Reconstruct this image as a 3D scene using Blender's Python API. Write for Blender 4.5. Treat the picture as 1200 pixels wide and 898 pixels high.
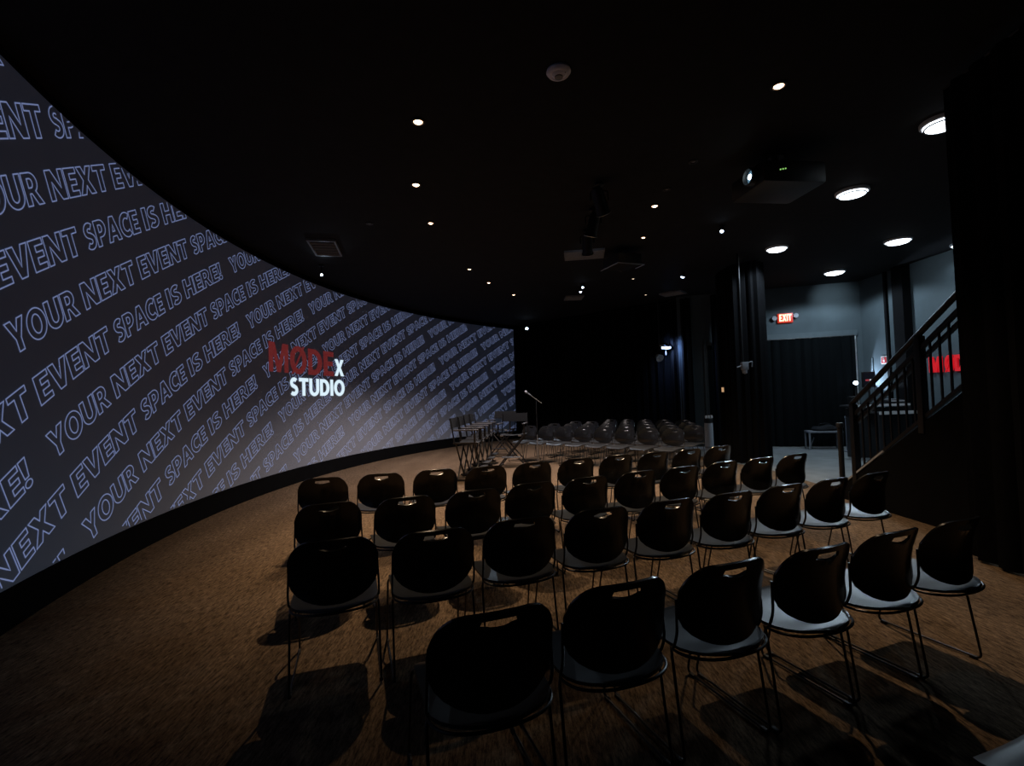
import bpy, bmesh, math, random
from mathutils import Vector, Matrix
from mathutils.geometry import tessellate_polygon
random.seed(7)
PI = math.pi
R_ = math.radians
for o in list(bpy.data.objects):
    bpy.data.objects.remove(o, do_unlink=True)
scene = bpy.context.scene
COL = scene.collection

# ---------------------------------------------------------------- camera
cam_d = bpy.data.cameras.new('camera')
cam = bpy.data.objects.new('camera', cam_d)
COL.objects.link(cam)
scene.camera = cam
cam_d.sensor_width = 36.0
cam_d.lens = 36.0 * 570.0 / 1200.0
cam_d.clip_start = 0.05
cam_d.clip_end = 100
cr = Vector((0.99944969, 0.0010213, -0.03315517))
cu = Vector((0.0331709, -0.03077216, 0.99897586))
cf = Vector((0.0, 0.9995259, 0.0307891))
mw = Matrix(((cr.x, cu.x, -cf.x, 0.0), (cr.y, cu.y, -cf.y, 0.0), (cr.z, cu.z, -cf.z, 1.5077), (0, 0, 0, 1)))
cam.matrix_world = mw

# ---------------------------------------------------------------- world, exposure
world = bpy.data.worlds.new('world')
scene.world = world
world.use_nodes = True
bg = world.node_tree.nodes['Background']
bg.inputs[0].default_value = (0.6, 0.75, 1.0, 1)
bg.inputs[1].default_value = 0.0
scene.view_settings.view_transform = 'Standard'
scene.view_settings.look = 'None'
scene.view_settings.exposure = 0.0
scene.view_settings.gamma = 1.0
scene.view_settings.use_curve_mapping = False

# ---------------------------------------------------------------- light levels (the lamps themselves are built with their fittings)
WARM = (1.0, 0.72, 0.45)
NEUT = (1.0, 0.86, 0.84)
COOL = (0.62, 0.80, 1.0)
# (x, y, watts, colour, half-size of lens)  recessed downlights in the black ceiling
CEIL = 4.2
DOWNLIGHTS = [
    (-0.82, 4.60, 300, WARM, .042, 'bright warm recessed downlight nearest the camera in the line beside the screen'),
    (-1.11, 5.96, 330, WARM, .042, 'bright warm recessed downlight, second from the camera in the line beside the screen'),
    (-1.15, 7.28, 330, WARM, .034, 'warm recessed downlight, third from the camera in the line beside the screen'),
    (-0.80, 9.95, 430, NEUT, .030, 'small warm recessed downlight above the tall director chairs'),
    (-0.46, 11.18, 350, NEUT, .032, 'small whitish recessed downlight just beyond the tall director chairs'),
    (0.12, 12.57, 220, NEUT, .032, 'small dim recessed downlight above the microphone stand'),
    (2.45, 4.23, 260, WARM, .042, 'bright warm recessed downlight nearest the staircase, high above the right end of the rows'),
    (2.13, 6.90, 280, WARM, .040, 'warm recessed downlight above the far end of the farthest row of audience chairs'),
    (2.34, 8.29, 520, WARM, .030, 'small warm recessed downlight just beyond the boxy ceiling projector'),
    (2.90, 11.25, 24, WARM, .030, 'small white recessed downlight above the chairs facing the camera'),
    (3.71, 13.13, 8, WARM, .030, 'tiny recessed downlight close to the far black curtain'),
]

# ---------------------------------------------------------------- helpers
def mat(name, col, rough=0.5, metal=0.0, spec=0.5, emit=None, es=0.0, noise=None, bump=None):
    m = bpy.data.materials.new(name)
    m.use_nodes = True
    nt = m.node_tree
    b = nt.nodes['Principled BSDF']
    b.inputs['Base Color'].default_value = (*col, 1)
    b.inputs['Roughness'].default_value = rough
    b.inputs['Metallic'].default_value = metal
    b.inputs['Specular IOR Level'].default_value = spec
    if emit:
        b.inputs['Emission Color'].default_value = (*emit, 1)
        b.inputs['Emission Strength'].default_value = es
    if noise:
        sc, amt = noise
        tc = nt.nodes.new('ShaderNodeTexCoord')
        n = nt.nodes.new('ShaderNodeTexNoise')
        n.inputs['Scale'].default_value = sc
        n.inputs['Detail'].default_value = 6
        nt.links.new(tc.outputs['Object'], n.inputs['Vector'])
        r = nt.nodes.new('ShaderNodeValToRGB')
        r.color_ramp.elements[0].color = (*[c * (1 - amt) for c in col], 1)
        r.color_ramp.elements[1].color = (*[min(1, c * (1 + amt)) for c in col], 1)
        r.color_ramp.elements[0].position = .3
        r.color_ramp.elements[1].position = .7
        nt.links.new(n.outputs['Fac'], r.inputs[0])
        nt.links.new(r.outputs[0], b.inputs['Base Color'])
        if bump:
            bp = nt.nodes.new('ShaderNodeBump')
            bp.inputs['Strength'].default_value = bump
            bp.inputs['Distance'].default_value = .01
            nt.links.new(n.outputs['Fac'], bp.inputs['Height'])
            nt.links.new(bp.outputs[0], b.inputs['Normal'])
    return m

def carpet_mat():
    m = bpy.data.materials.new('brown striated carpet')
    m.use_nodes = True
    nt = m.node_tree
    b = nt.nodes['Principled BSDF']
    b.inputs['Roughness'].default_value = .95
    b.inputs['Specular IOR Level'].default_value = .1
    tc = nt.nodes.new('ShaderNodeTexCoord')
    mp = nt.nodes.new('ShaderNodeMapping')
    mp.inputs['Rotation'].default_value = (0, 0, R_(4))
    mp.inputs['Scale'].default_value = (62, 11, 1)
    nt.links.new(tc.outputs['Object'], mp.inputs['Vector'])
    n1 = nt.nodes.new('ShaderNodeTexNoise')
    n1.inputs['Scale'].default_value = 1.0
    n1.inputs['Detail'].default_value = 8
    n1.inputs['Roughness'].default_value = .85
    nt.links.new(mp.outputs[0], n1.inputs['Vector'])
    mp2 = nt.nodes.new('ShaderNodeMapping')
    mp2.inputs['Scale'].default_value = (1.6, .5, 1)
    nt.links.new(tc.outputs['Object'], mp2.inputs['Vector'])
    n2 = nt.nodes.new('ShaderNodeTexNoise')
    n2.inputs['Scale'].default_value = 1.5
    n2.inputs['Detail'].default_value = 5
    nt.links.new(mp2.outputs[0], n2.inputs['Vector'])
    r1 = nt.nodes.new('ShaderNodeValToRGB')
    r1.color_ramp.elements[0].position = .40
    r1.color_ramp.elements[0].color = (.040, .026, .015, 1)
    r1.color_ramp.elements[1].position = .62
    r1.color_ramp.elements[1].color = (.30, .205, .130, 1)
    nt.links.new(n1.outputs['Fac'], r1.inputs[0])
    mx = nt.nodes.new('ShaderNodeMixRGB')
    mx.blend_type = 'MULTIPLY'
    mx.inputs[0].default_value = .8
    r2 = nt.nodes.new('ShaderNodeValToRGB')
    r2.color_ramp.elements[0].position = .3
    r2.color_ramp.elements[0].color = (.62, .60, .58, 1)
    r2.color_ramp.elements[1].position = .7
    r2.color_ramp.elements[1].color = (1, 1, 1, 1)
    nt.links.new(n2.outputs['Fac'], r2.inputs[0])
    nt.links.new(r1.outputs[0], mx.inputs[1])
    nt.links.new(r2.outputs[0], mx.inputs[2])
    nt.links.new(mx.outputs[0], b.inputs['Base Color'])
    bp = nt.nodes.new('ShaderNodeBump')
    bp.inputs['Strength'].default_value = .5
    bp.inputs['Distance'].default_value = .006
    nt.links.new(n1.outputs['Fac'], bp.inputs['Height'])
    nt.links.new(bp.outputs[0], b.inputs['Normal'])
    return m

M = dict(
    carpet=carpet_mat(),
    concrete=mat('grey sealed concrete', (.17, .18, .18), .55, noise=(3.0, .22), bump=.05),
    ceil=mat('flat black ceiling paint', (.010, .0105, .012), .85, spec=.2, noise=(6, .2)),
    black=mat('flat black wall paint', (.0035, .0035, .004), .9, spec=.08, noise=(5, .2)),
    grey=mat('blue grey wall paint', (.072, .093, .104), .75, spec=.2, noise=(2.5, .10), bump=.03),
    greytrim=mat('blue grey trim paint', (.085, .108, .12), .6, spec=.3, noise=(8, .06)),
    curtain=mat('black velour curtain', (.0035, .0035, .004), .95, spec=.05, noise=(30, .3)),
    curtain2=mat('dark teal black drape', (.0026, .0036, .0042), .9, spec=.06, noise=(30, .25)),
    plastic=mat('black moulded plastic', (.0075, .0076, .008), .21, spec=.6, noise=(60, .12)),
    plastic_lit=mat('black moulded plastic lightened for lit seats', (.028, .029, .031), .34, spec=.4, noise=(60, .12)),  # same black plastic as the backs; light on seats put into the colour
    rod=mat('black powder coated steel rod', (.010, .010, .011), .32, metal=.0, spec=.6, noise=(80, .1)),
    blackmetal=mat('satin black metal', (.006, .006, .0065), .5, spec=.5, noise=(50, .15)),
    rail=mat('black painted steel railing', (.0025, .0025, .003), .45, spec=.3, noise=(40, .15)),
    tread=mat('grey stair tread', (.13, .135, .14), .6, noise=(12, .2)),
    canvas=mat('black canvas', (.008, .0085, .010), .85, spec=.2, noise=(120, .3)),
    darkwood=mat('dark stained wood', (.014, .011, .009), .45, noise=(14, .3)),
    greywood=mat('grey varnished arm wood', (.075, .072, .075), .35, noise=(14, .2)),
    silver=mat('brushed silver metal', (.55, .56, .58), .32, metal=.9, noise=(60, .1)),
    pale=mat('pale grey plastic', (.36, .38, .42), .45, noise=(20, .06)),
    white=mat('white plastic', (.70, .70, .70), .45, noise=(20, .04)),
    charcoal=mat('charcoal laminate', (.018, .018, .020), .5, noise=(18, .2)),
    paleedge=mat('pale desk edge', (.50, .50, .52), .5, noise=(18, .05)),
    screenfab=mat('projection screen fabric showing a dark image', (.27, .275, .305), .9, spec=.05, emit=(.11, .215, .46), es=.022, noise=(1.2, .03)),
    letters=mat('projected pale blue outline', (.34, .35, .40), .9, spec=.05, emit=(.40, .52, 1.0), es=.32),
    logored=mat('projected dark red', (.30, .30, .31), .9, spec=.05, emit=(1.0, .07, .10), es=.10),
    logowhite=mat('projected white', (.30, .30, .31), .9, spec=.05, emit=(.72, .90, 1.0), es=.95),
    warmlens=mat('warm lamp lens', (.8, .7, .6), .4, emit=(1.0, .62, .36), es=9.0),
    warmlens2=mat('dim warm lamp lens', (.8, .7, .6), .4, emit=(1.0, .74, .52), es=1.1),
    coollens=mat('cool lamp lens', (.7, .8, .9), .4, emit=(.62, .78, 1.0), es=14.0),
    dome=mat('cool white dome light glass', (.8, .85, .9), .3, emit=(.82, .92, 1.0), es=5.0),
    domerim=mat('white metal light rim', (.6, .65, .7), .4, noise=(20, .04)),
    redsign=mat('lit red exit panel', (.5, .03, .02), .4, emit=(1.0, .06, .02), es=.32),
    exitletter=mat('lit exit letters', (.9, .7, .5), .4, emit=(1.0, .50, .26), es=2.2),
    redneon=mat('lit red sign letters', (.6, .02, .02), .4, emit=(1.0, .012, .03), es=.30),
    firered=mat('red sign face', (.42, .015, .02), .5, noise=(30, .05)),
    mon=mat('monitor screen showing a dark picture', (.01, .01, .013), .6, emit=(.1, .14, .25), es=.02, spec=.1),
    monred=mat('monitor red letters', (.1, .02, .02), .3, emit=(1.0, .12, .16), es=.5),
    monwhite=mat('monitor white letters', (.2, .2, .2), .3, emit=(.9, .95, 1.0), es=1.3),
    green=mat('green indicator', (.1, .3, .1), .4, emit=(.45, 1.0, .25), es=.6),
    bluelens=mat('blue white lamp strip', (.6, .7, .9), .3, emit=(.55, .72, 1.0), es=6.0),
    amber=mat('amber lit plate', (.5, .3, .15), .4, emit=(1.0, .60, .30), es=.45),
    lensglass=mat('projector lens glowing blue white', (.1, .15, .2), .1, emit=(.35, .70, 1.0), es=.25),
    lenscore=mat('projector lens hot centre', (.6, .8, 1), .1, emit=(.8, .95, 1.0), es=12.0),
    vent=mat('grey metal vent', (.16, .17, .19), .45, noise=(20, .1)),
    sensor=mat('off white sensor plastic', (.78, .76, .86), .5, noise=(20, .05)),
)

class MB:
    def __init__(s): s.bm = bmesh.new()
    def box(s, c, d, rz=0.0, bev=0.0, rot=None):
        r = bmesh.ops.create_cube(s.bm, size=1.0)
        vs = r['verts']
        bmesh.ops.scale(s.bm, vec=Vector(d), verts=vs)
        if bev > 0:
            es = list({e for v in vs for e in v.link_edges})
            rb = bmesh.ops.bevel(s.bm, geom=es, offset=bev, segments=2, profile=.6, affect='EDGES')
            vs = list({v for f in rb['faces'] for v in f.verts} | {v for v in vs if v.is_valid})
        if rot is not None:
            bmesh.ops.transform(s.bm, matrix=rot.to_4x4(), verts=vs)
        if rz:
            bmesh.ops.rotate(s.bm, cent=(0, 0, 0), matrix=Matrix.Rotation(rz, 3, 'Z'), verts=vs)
        bmesh.ops.translate(s.bm, vec=Vector(c), verts=vs)
        return s
    def tube(s, pts, r, n=10, closed=False, r2=None):
        pts = [Vector(p) for p in pts]
        N = len(pts)
        rings = []
        up = None
        for i, p in enumerate(pts):
            if closed:
                t = (pts[(i + 1) % N] - pts[i - 1]).normalized()
            else:
                t = (pts[min(i + 1, N - 1)] - pts[max(i - 1, 0)]).normalized()
            if up is None:
                a = Vector((0, 0, 1)) if abs(t.z) < .9 else Vector((1, 0, 0))
                up = (a - t * a.dot(t)).normalized()
            else:
                up = (up - t * up.dot(t)).normalized()
            sd = t.cross(up)
            rr = r if r2 is None else r + (r2 - r) * i / (N - 1)
            rings.append([s.bm.verts.new(p + (up * math.cos(2 * PI * k / n) + sd * math.sin(2 * PI * k / n)) * rr) for k in range(n)])
        M_ = N if closed else N - 1
        for i in range(M_):
            a, b = rings[i], rings[(i + 1) % N]
            for k in range(n):
                s.bm.faces.new((a[k], a[(k + 1) % n], b[(k + 1) % n], b[k]))
        if not closed:
            s.bm.faces.new(rings[0][::-1]); s.bm.faces.new(rings[-1])
        return s
    def lathe(s, prof, c=(0, 0, 0), n=24, axis=None):
        c = Vector(c)
        q = Vector((0, 0, 1)).rotation_difference(Vector(axis)).to_matrix() if axis is not None else Matrix.Identity(3)
        rings = []
        for (r, z) in prof:
            if r < 1e-6:
                rings.append([s.bm.verts.new(c + q @ Vector((0, 0, z)))])
            else:
                rings.append([s.bm.verts.new(c + q @ Vector((r * math.cos(2 * PI * k / n), r * math.sin(2 * PI * k / n), z))) for k in range(n)])
        for a, b in zip(rings[:-1], rings[1:]):
            for k in range(n):
                k2 = (k + 1) % n
                if len(a) == 1 and len(b) == 1: continue
                if len(a) == 1: s.bm.faces.new((a[0], b[k2], b[k]))
                elif len(b) == 1: s.bm.faces.new((a[k], a[k2], b[0]))
                else: s.bm.faces.new((a[k], a[k2], b[k2], b[k]))
        if len(rings[0]) > 1: s.bm.faces.new(rings[0][::-1])
        if len(rings[-1]) > 1: s.bm.faces.new(rings[-1])
        return s
    def prism(s, loop, fn, depth_fn):
        a = [s.bm.verts.new(fn(p)) for p in loop]
        b = [s.bm.verts.new(depth_fn(p)) for p in loop]
        s.bm.faces.new(a); s.bm.faces.new(b[::-1])
        n = len(a)
        for i in range(n):
            s.bm.faces.new((a[i], b[i], b[(i + 1) % n], a[(i + 1) % n]))
        return s
    def mesh(s, name, m, smooth=False):
        bmesh.ops.recalc_face_normals(s.bm, faces=s.bm.faces[:])
        me = bpy.data.meshes.new(name)
        s.bm.to_mesh(me); s.bm.free()
        for mm in (m if isinstance(m, (list, tuple)) else [m]):
            me.materials.append(mm)
        if smooth:
            me.polygons.foreach_set('use_smooth', [True] * len(me.polygons))
            try: me.set_sharp_from_angle(angle=R_(40))
            except Exception: pass
        return me
    def build(s, name, m, parent=None, smooth=True):
        o = bpy.data.objects.new(name, s.mesh(name, m, smooth))
        COL.objects.link(o)
        if parent is not None: o.parent = parent
        return o

def tag(o, label=None, cat=None, group=None, kind=None):
    if label: o['label'] = label
    if cat: o['category'] = cat
    if group: o['group'] = group
    if kind: o['kind'] = kind
    return o
def empty(name, loc=(0, 0, 0), rz=0.0):
    o = bpy.data.objects.new(name, None)
    COL.objects.link(o)
    o.location = loc; o.rotation_euler = (0, 0, rz)
    o.empty_display_size = .1
    return o
def copy_tree(o, parent=None):
    c = o.copy(); COL.objects.link(c)
    if parent is not None: c.parent = parent
    for ch in list(o.children): copy_tree(ch, c)
    return c
def struct(mb, name, m, smooth=False):
    o = mb.build(name, m, None, smooth); o['kind'] = 'structure'; return o
def fillet(pts, rad, n=5):
    pts = [Vector(p) for p in pts]
    out = [pts[0]]
    for i in range(1, len(pts) - 1):
        a, b, c = pts[i - 1], pts[i], pts[i + 1]
        d1 = (a - b); d2 = (c - b)
        r = min(rad, d1.length * .45, d2.length * .45)
        p1 = b + d1.normalized() * r; p2 = b + d2.normalized() * r
        for k in range(n + 1):
            t = k / n
            out.append(p1 * (1 - t) ** 2 + b * 2 * t * (1 - t) + p2 * t * t)
    out.append(pts[-1])
    return out
def spot(name, loc, target, watts, col, size=R_(110), blend=.6, radius=.04):
    d = bpy.data.lights.new(name, 'SPOT')
    d.energy = watts; d.color = col; d.spot_size = size; d.spot_blend = blend; d.shadow_soft_size = radius
    o = bpy.data.objects.new(name, d); COL.objects.link(o)
    o.location = loc
    o.rotation_euler = (Vector(target) - Vector(loc)).to_track_quat('-Z', 'Y').to_euler()
    return o
ORD = ['first', 'second', 'third', 'fourth', 'fifth', 'sixth', 'seventh', 'eighth', 'ninth', 'tenth']

# ================================================================= SETTING
CX, CY, RAD = 9.601, 7.911, 13.92          # the screen is an arc of this circle
ZB, ZT = .287, 4.071
def arc_pt(u, z, off=0.0):
    a = u / RAD
    return Vector((CX - (RAD - off) * math.cos(a), CY + (RAD - off) * math.sin(a), z))
U0, U1 = -8.6, 11.43

# floor: carpet with the concrete area by the exit as a second material
mb = MB()
b = mb.bm
def poly(pts, z=0.0, mi=0):
    f = b.faces.new([b.verts.new((x, y, z)) for x, y in pts]); f.material_index = mi
conc = [(4.70, 6.75), (4.80, 9.0), (4.20, 12.2), (4.6, 13.2), (5.0, 14.5), (10.0, 14.5), (10.0, 6.75)]
poly([(-6, -3), (10, -3), (10, 6.75), (4.70, 6.75), (4.80, 9.0), (4.20, 12.2), (4.6, 13.2), (5.0, 14.5), (5.0, 20), (-6, 20)])
poly(conc, 0.0, 1)
for f in b.faces:
    if f.normal.z < 0: f.normal_flip()
bmesh.ops.recalc_face_normals(b, faces=b.faces[:])
struct(mb, 'floor', [M['carpet'], M['concrete']])
struct(MB().box((2, 8.5, CEIL + .1), (17, 24, .2)), 'ceiling', M['ceil'])
# curved black wall that carries the screen, with the black plinth below it
def arc_wall(u0, u1, z0, z1, off0, off1, n=90):
    w = MB(); bm = w.bm
    prev = None
    for i in range(n + 1):
        u = u0 + (u1 - u0) * i / n
        ring = [bm.verts.new(arc_pt(u, z, o)) for (z, o) in ((z0, off0), (z1, off0), (z1, off1), (z0, off1))]
        if prev:
            for k in range(4):
                bm.faces.new((prev[k], prev[(k + 1) % 4], ring[(k + 1) % 4], ring[k]))
        else: bm.faces.new(ring)
        prev = ring
    bm.faces.new(prev[::-1])
    return w
struct(arc_wall(U0 - 1.5, U1 + .25, 0, CEIL, -.22, -.045), 'wall_left', M['black'], True)
struct(arc_wall(U0, U1 + .02, 0, ZB - .004, -.045, .012), 'baseboard_left', M['black'], True)
struct(MB().box((3, -2.6, CEIL / 2), (13, .15, CEIL)), 'wall_front', M['black'])
# exit wall (back right), with the wide curtained opening and a narrow door further left
WA = Vector((4.75, 13.615)); WD = Vector((1, -.30)).normalized(); WN = Vector((-WD.y * -1, -WD.x))  # WN points to the room
WN = Vector((-.2873, -.9578))
wrz = math.atan2(WD.y, WD.x)
def wall_xy(x): return Vector((x, 13.0 - .30 * (x - 6.8)))
def wall_box(mbx, xa, xb, z0, z1, thick=.14, off=0.0):
    a, c = wall_xy(xa), wall_xy(xb)
    mid = (a + c) / 2 - WN * (thick / 2) + WN * off
    mbx.box((mid.x, mid.y, (z0 + z1) / 2), ((c - a).length, thick, z1 - z0), wrz)
    return mbx
w = MB()
wall_box(w, 4.7, 5.42, 0, CEIL); wall_box(w, 5.42, 6.3, 2.78, CEIL); wall_box(w, 6.3, 6.62, 0, CEIL)
wall_box(w, 6.62, 8.76, 2.80, CEIL); wall_box(w, 8.76, 9.1, 0, CEIL)
struct(w, 'wall_back', M['grey'])
w = MB(); wall_box(w, 6.45, 8.84, 2.82, 2.96, .05, .05)
struct(w, 'trim_1', M['greytrim'])
w = MB(); wall_box(w, 5.33, 5.42, 0, 2.86, .05, .05); wall_box(w, 5.33, 6.3, 2.78, 2.86, .05, .05)
struct(w, 'trim_2', M['greytrim'])
w = MB(); wall_box(w, 5.42, 6.3, 0, 2.78, .04, -.08)
struct(w, 'door_1', M['curtain2'])
w = MB(); wall_box(w, 8.765, 8.80, 0, 2.80, .07, .06)  # white strip in place of the light leaking past the drape
struct(w, 'trim_3', M['white'])
# wall closing the space behind the opening
w = MB(); wall_box(w, 6.3, 9.1, 0, CEIL, .1, -.9)
struct(w, 'wall_back_room', M['black'])
# right wall
struct(MB().box((9.03, 5.0, CEIL / 2), (.16, 15.2, CEIL)), 'wall_right', M['grey'])
struct(MB().box((8.86, 10.93, CEIL / 2), (.2, .30, CEIL)), 'trim_4', M['black'])
struct(MB().box((8.92, 11.47, CEIL / 2), (.06, .07, CEIL)), 'trim_5', M['black'])
struct(MB().box((8.935, 12.02, 1.1), (.03, .025, 2.2)), 'trim_6', M['greytrim'])
# far wall behind the black drapes
struct(MB().box((2.4, 16.55, CEIL / 2), (7.4, .12, CEIL), math.atan2(-4.65, 5.1)), 'wall_far', M['black'])

# ================================================================= CURTAINS
def drape(pts, z0, z1, amp=.045, wave=.17, thick=.02, seed=1, taper=0.0):
    rnd = random.Random(seed)
    w = MB(); bm = w.bm
    pts = [Vector(p) for p in pts]
    seg = []
    step = wave / 6
    s_tot = 0
    for a, c in zip(pts[:-1], pts[1:]):
        L = (c - a).length; n = max(2, int(L / step)); d = (c - a) / L; nr = Vector((-d.y, d.x))
        for i in range(n):
            seg.append((a + (c - a) * i / n, nr, s_tot + L * i / n))
        s_tot += L
    seg.append((pts[-1], nr, s_tot))
    ph = 0; cols = []; last = 0
    nz = 5
    for (p, nr, sd) in seg:
        ph += (sd - last) / wave * 2 * PI * (0.75 + .5 * rnd.random()); last = sd
        col = []
        for k in range(nz):
            t = k / (nz - 1); z = z0 + (z1 - z0) * t
            q = p + nr * amp * (math.sin(ph) + .35 * math.sin(2.3 * ph + 1)) * (1 - .35 * t)
            col.append(bm.verts.new((q.x, q.y, z)))
        cols.append(col)
    for a, c in zip(cols[:-1], cols[1:]):
        for k in range(nz - 1):
            bm.faces.new((a[k], c[k], c[k + 1], a[k + 1]))
    bmesh.ops.recalc_face_normals(bm, faces=bm.faces[:])
    bmesh.ops.solidify(bm, geom=bm.faces[:], thickness=thick)
    return w
def curtain(label, pts, z0, z1, m, track=True, **k):
    t = empty('curtain', (pts[0][0], pts[0][1], z0))
    tag(t, label, 'curtain')
    o = drape(pts, z0, z1, **k).build('drape', m, t)
    o.location = (-pts[0][0], -pts[0][1], -z0)
    if track:
        mbx = MB().tube([(x, y, z1 + .005) for x, y in pts], .016, 8)
        p = mbx.build('curtain_track', M['blackmetal'], t); p.location = (-pts[0][0], -pts[0][1], -z0)
    return t
curtain('long black velour curtain hanging behind the rows of facing chairs and the microphone stand',
        [(.02, 18.26), (5.02, 13.70)], .02, 4.12, M['curtain'], amp=.05, wave=.22, seed=3)
curtain('narrow black curtain leg hanging beside the bracketed stage light',
        [(4.55, 13.85), (5.0, 13.42)], .02, 4.12, M['curtain'], amp=.04, wave=.14, seed=4)
curtain('narrow black curtain leg with a blue sheen, left of the bunched column curtain',
        [(5.46, 13.16), (5.84, 13.02)], .02, 4.12, M['curtain'], amp=.03, wave=.13, seed=11)
curtain('bunched black curtain wrapped round the column in the middle of the room',
        [(5.15, 11.45), (4.66, 10.85), (4.62, 10.10), (4.98, 9.74), (5.22, 9.95)], .02, 4.12, M['curtain'], amp=.035, wave=.15, seed=5)
a_, c_ = wall_xy(6.6), wall_xy(8.74)
off_ = WN * .16
curtain('dark drape closing the wide doorway below the lit exit sign',
        [(a_.x + off_.x, a_.y + off_.y), (c_.x + off_.x, c_.y + off_.y)], .03, 2.80, M['curtain2'], amp=.035, wave=.24, seed=6)
curtain('tall black curtain hanging close to the camera beside the staircase, ceiling to floor',
        [(3.93, 4.25), (3.86, 3.6), (3.84, 1.2), (3.85, -1.6)], .02, 4.12, M['curtain'], amp=.03, wave=.2, seed=8)

# ================================================================= SCREEN
scr = empty('projection_screen', arc_pt(2, ZB))
tag(scr, 'huge curved projection screen showing slanted outline lettering and a red and white logo', 'screen')
inv = scr.location.copy()
def put(o):
    o.parent = scr; o.location = -inv
    return o
put(arc_wall(U0, U1, ZB, ZT, -.04, 0.0, 140).build('screen_surface', M['screenfab'], None, True))

def arc2(cx, cy, rx, ry, a0, a1, n=12):
    return [(cx + rx * math.cos(R_(a0 + (a1 - a0) * i / n)), cy + ry * math.sin(R_(a0 + (a1 - a0) * i / n))) for i in range(n + 1)]
def stroke(spine, h):
    P = [Vector(p) for p in spine]; L = []; Rr = []
    for i, p in enumerate(P):
        t = (P[min(i + 1, len(P) - 1)] - P[max(i - 1, 0)]).normalized(); n = Vector((-t.y, t.x))
        L.append(tuple(p + n * h)); Rr.append(tuple(p - n * h))
    return L + Rr[::-1]
G = {
 'E': (.60, [[(0,0),(.6,0),(.6,.2),(.25,.2),(.25,.41),(.55,.41),(.55,.6),(.25,.6),(.25,.8),(.6,.8),(.6,1),(0,1)]]),
 'N': (.84, [[(0,0),(.22,0),(.22,.62),(.57,0),(.84,0),(.84,1),(.62,1),(.62,.38),(.27,1),(0,1)]]),
 'X': (.84, [[(0,0),(.27,0),(.41,.31),(.56,0),(.84,0),(.56,.51),(.82,1),(.55,1),(.42,.72),(.29,1),(.02,1),(.27,.51)]]),
 'T': (.74, [[(.25,0),(.49,0),(.49,.8),(.74,.8),(.74,1),(0,1),(0,.8),(.25,.8)]]),
 'Y': (.82, [[(.29,0),(.53,0),(.53,.39),(.82,1),(.56,1),(.41,.63),(.26,1),(0,1),(.29,.39)]]),
 'O': (.92, [arc2(.46,.5,.46,.52,0,360,28)[:-1], arc2(.46,.5,.21,.32,0,360,22)[:-1]]),
 'U': (.80, [[(0,1)] + arc2(.4,.36,.4,.38,180,360,14) + [(.8,1),(.56,1)] + arc2(.4,.37,.16,.19,0,-180,10) + [(.24,1)]]),
 'R': (.82, [[(0,0),(.24,0),(.24,.36),(.33,.36),(.54,0),(.82,0),(.54,.43)] + arc2(.38,.69,.32,.31,-50,90,10) + [(0,1)], [(.24,.54)] + arc2(.36,.68,.11,.14,-90,90,8) + [(.24,.82)]]),
 'S': (.64, [stroke(arc2(.335,.71,.205,.185,42,275,14) + arc2(.305,.305,.225,.20,80,-140,14), .108)]),
 'C': (.74, [stroke(arc2(.47,.5,.35,.40,52,308,20), .12)]),
 'P': (.70, [[(0,0),(.24,0),(.24,.34),(.34,.34)] + arc2(.36,.67,.34,.33,-90,90,12) + [(0,1)], [(.24,.53)] + arc2(.35,.67,.11,.14,-90,90,8) + [(.24,.81)]]),
 'A': (.90, [[(0,0),(.25,0),(.31,.2),(.59,.2),(.65,0),(.9,0),(.59,1),(.31,1)], [(.37,.4),(.53,.4),(.45,.68)]]),
 'V': (.84, [[(.29,0),(.55,0),(.84,1),(.58,1),(.42,.34),(.26,1),(0,1)]]),
 'I': (.24, [[(0,0),(.24,0),(.24,1),(0,1)]]),
 'H': (.80, [[(0,0),(.24,0),(.24,.4),(.56,.4),(.56,0),(.8,0),(.8,1),(.56,1),(.56,.6),(.24,.6),(.24,1),(0,1)]]),
 '!': (.28, [[(.06,.34),(.22,.34),(.28,1),(0,1)], arc2(.14,.12,.14,.13,0,360,14)[:-1]]),
 'M': (1.0, [[(0,0),(.22,0),(.22,.62),(.40,0),(.60,0),(.78,.62),(.78,0),(1,0),(1,1),(.70,1),(.5,.36),(.30,1),(0,1)]]),
 'D': (.80, [[(0,0),(.34,0)] + arc2(.34,.5,.46,.5,-90,90,16) + [(0,1)], [(.24,.2)] + arc2(.33,.5,.21,.3,-90,90,12) + [(.24,.8)]]),
}
def layout(word, start, width):
    gap = .07
    nat = sum(G[ch][0] for ch in word) + gap * (len(word) - 1)
    k = width / nat; x = start; out = []
    for ch in word:
        wd, loops = G[ch]
        out.append([[(x + px * k, py) for px, py in lp] for lp in loops])
        x += (wd + gap) * k
    return out
PHRASE = []
for wd, s0, wl in (('YOUR', -.32, 4.12), ('NEXT', 4.27, 4.2), ('EVENT', 8.95, 5.05), ('SPACE', 14.5, 4.45), ('IS', 19.45, 1.42), ('HERE!', 21.35, 4.5)):
    PHRASE += layout(wd, s0, wl)
CAP = .236; ANG = R_(28.2); CA, SA = math.cos(ANG), math.sin(ANG)
lw = MB(); bm = lw.bm
HW = .0050
def inside(u, v): return ZB + .004 < v < ZT - .004 and U0 < u < U1 - .01
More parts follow.
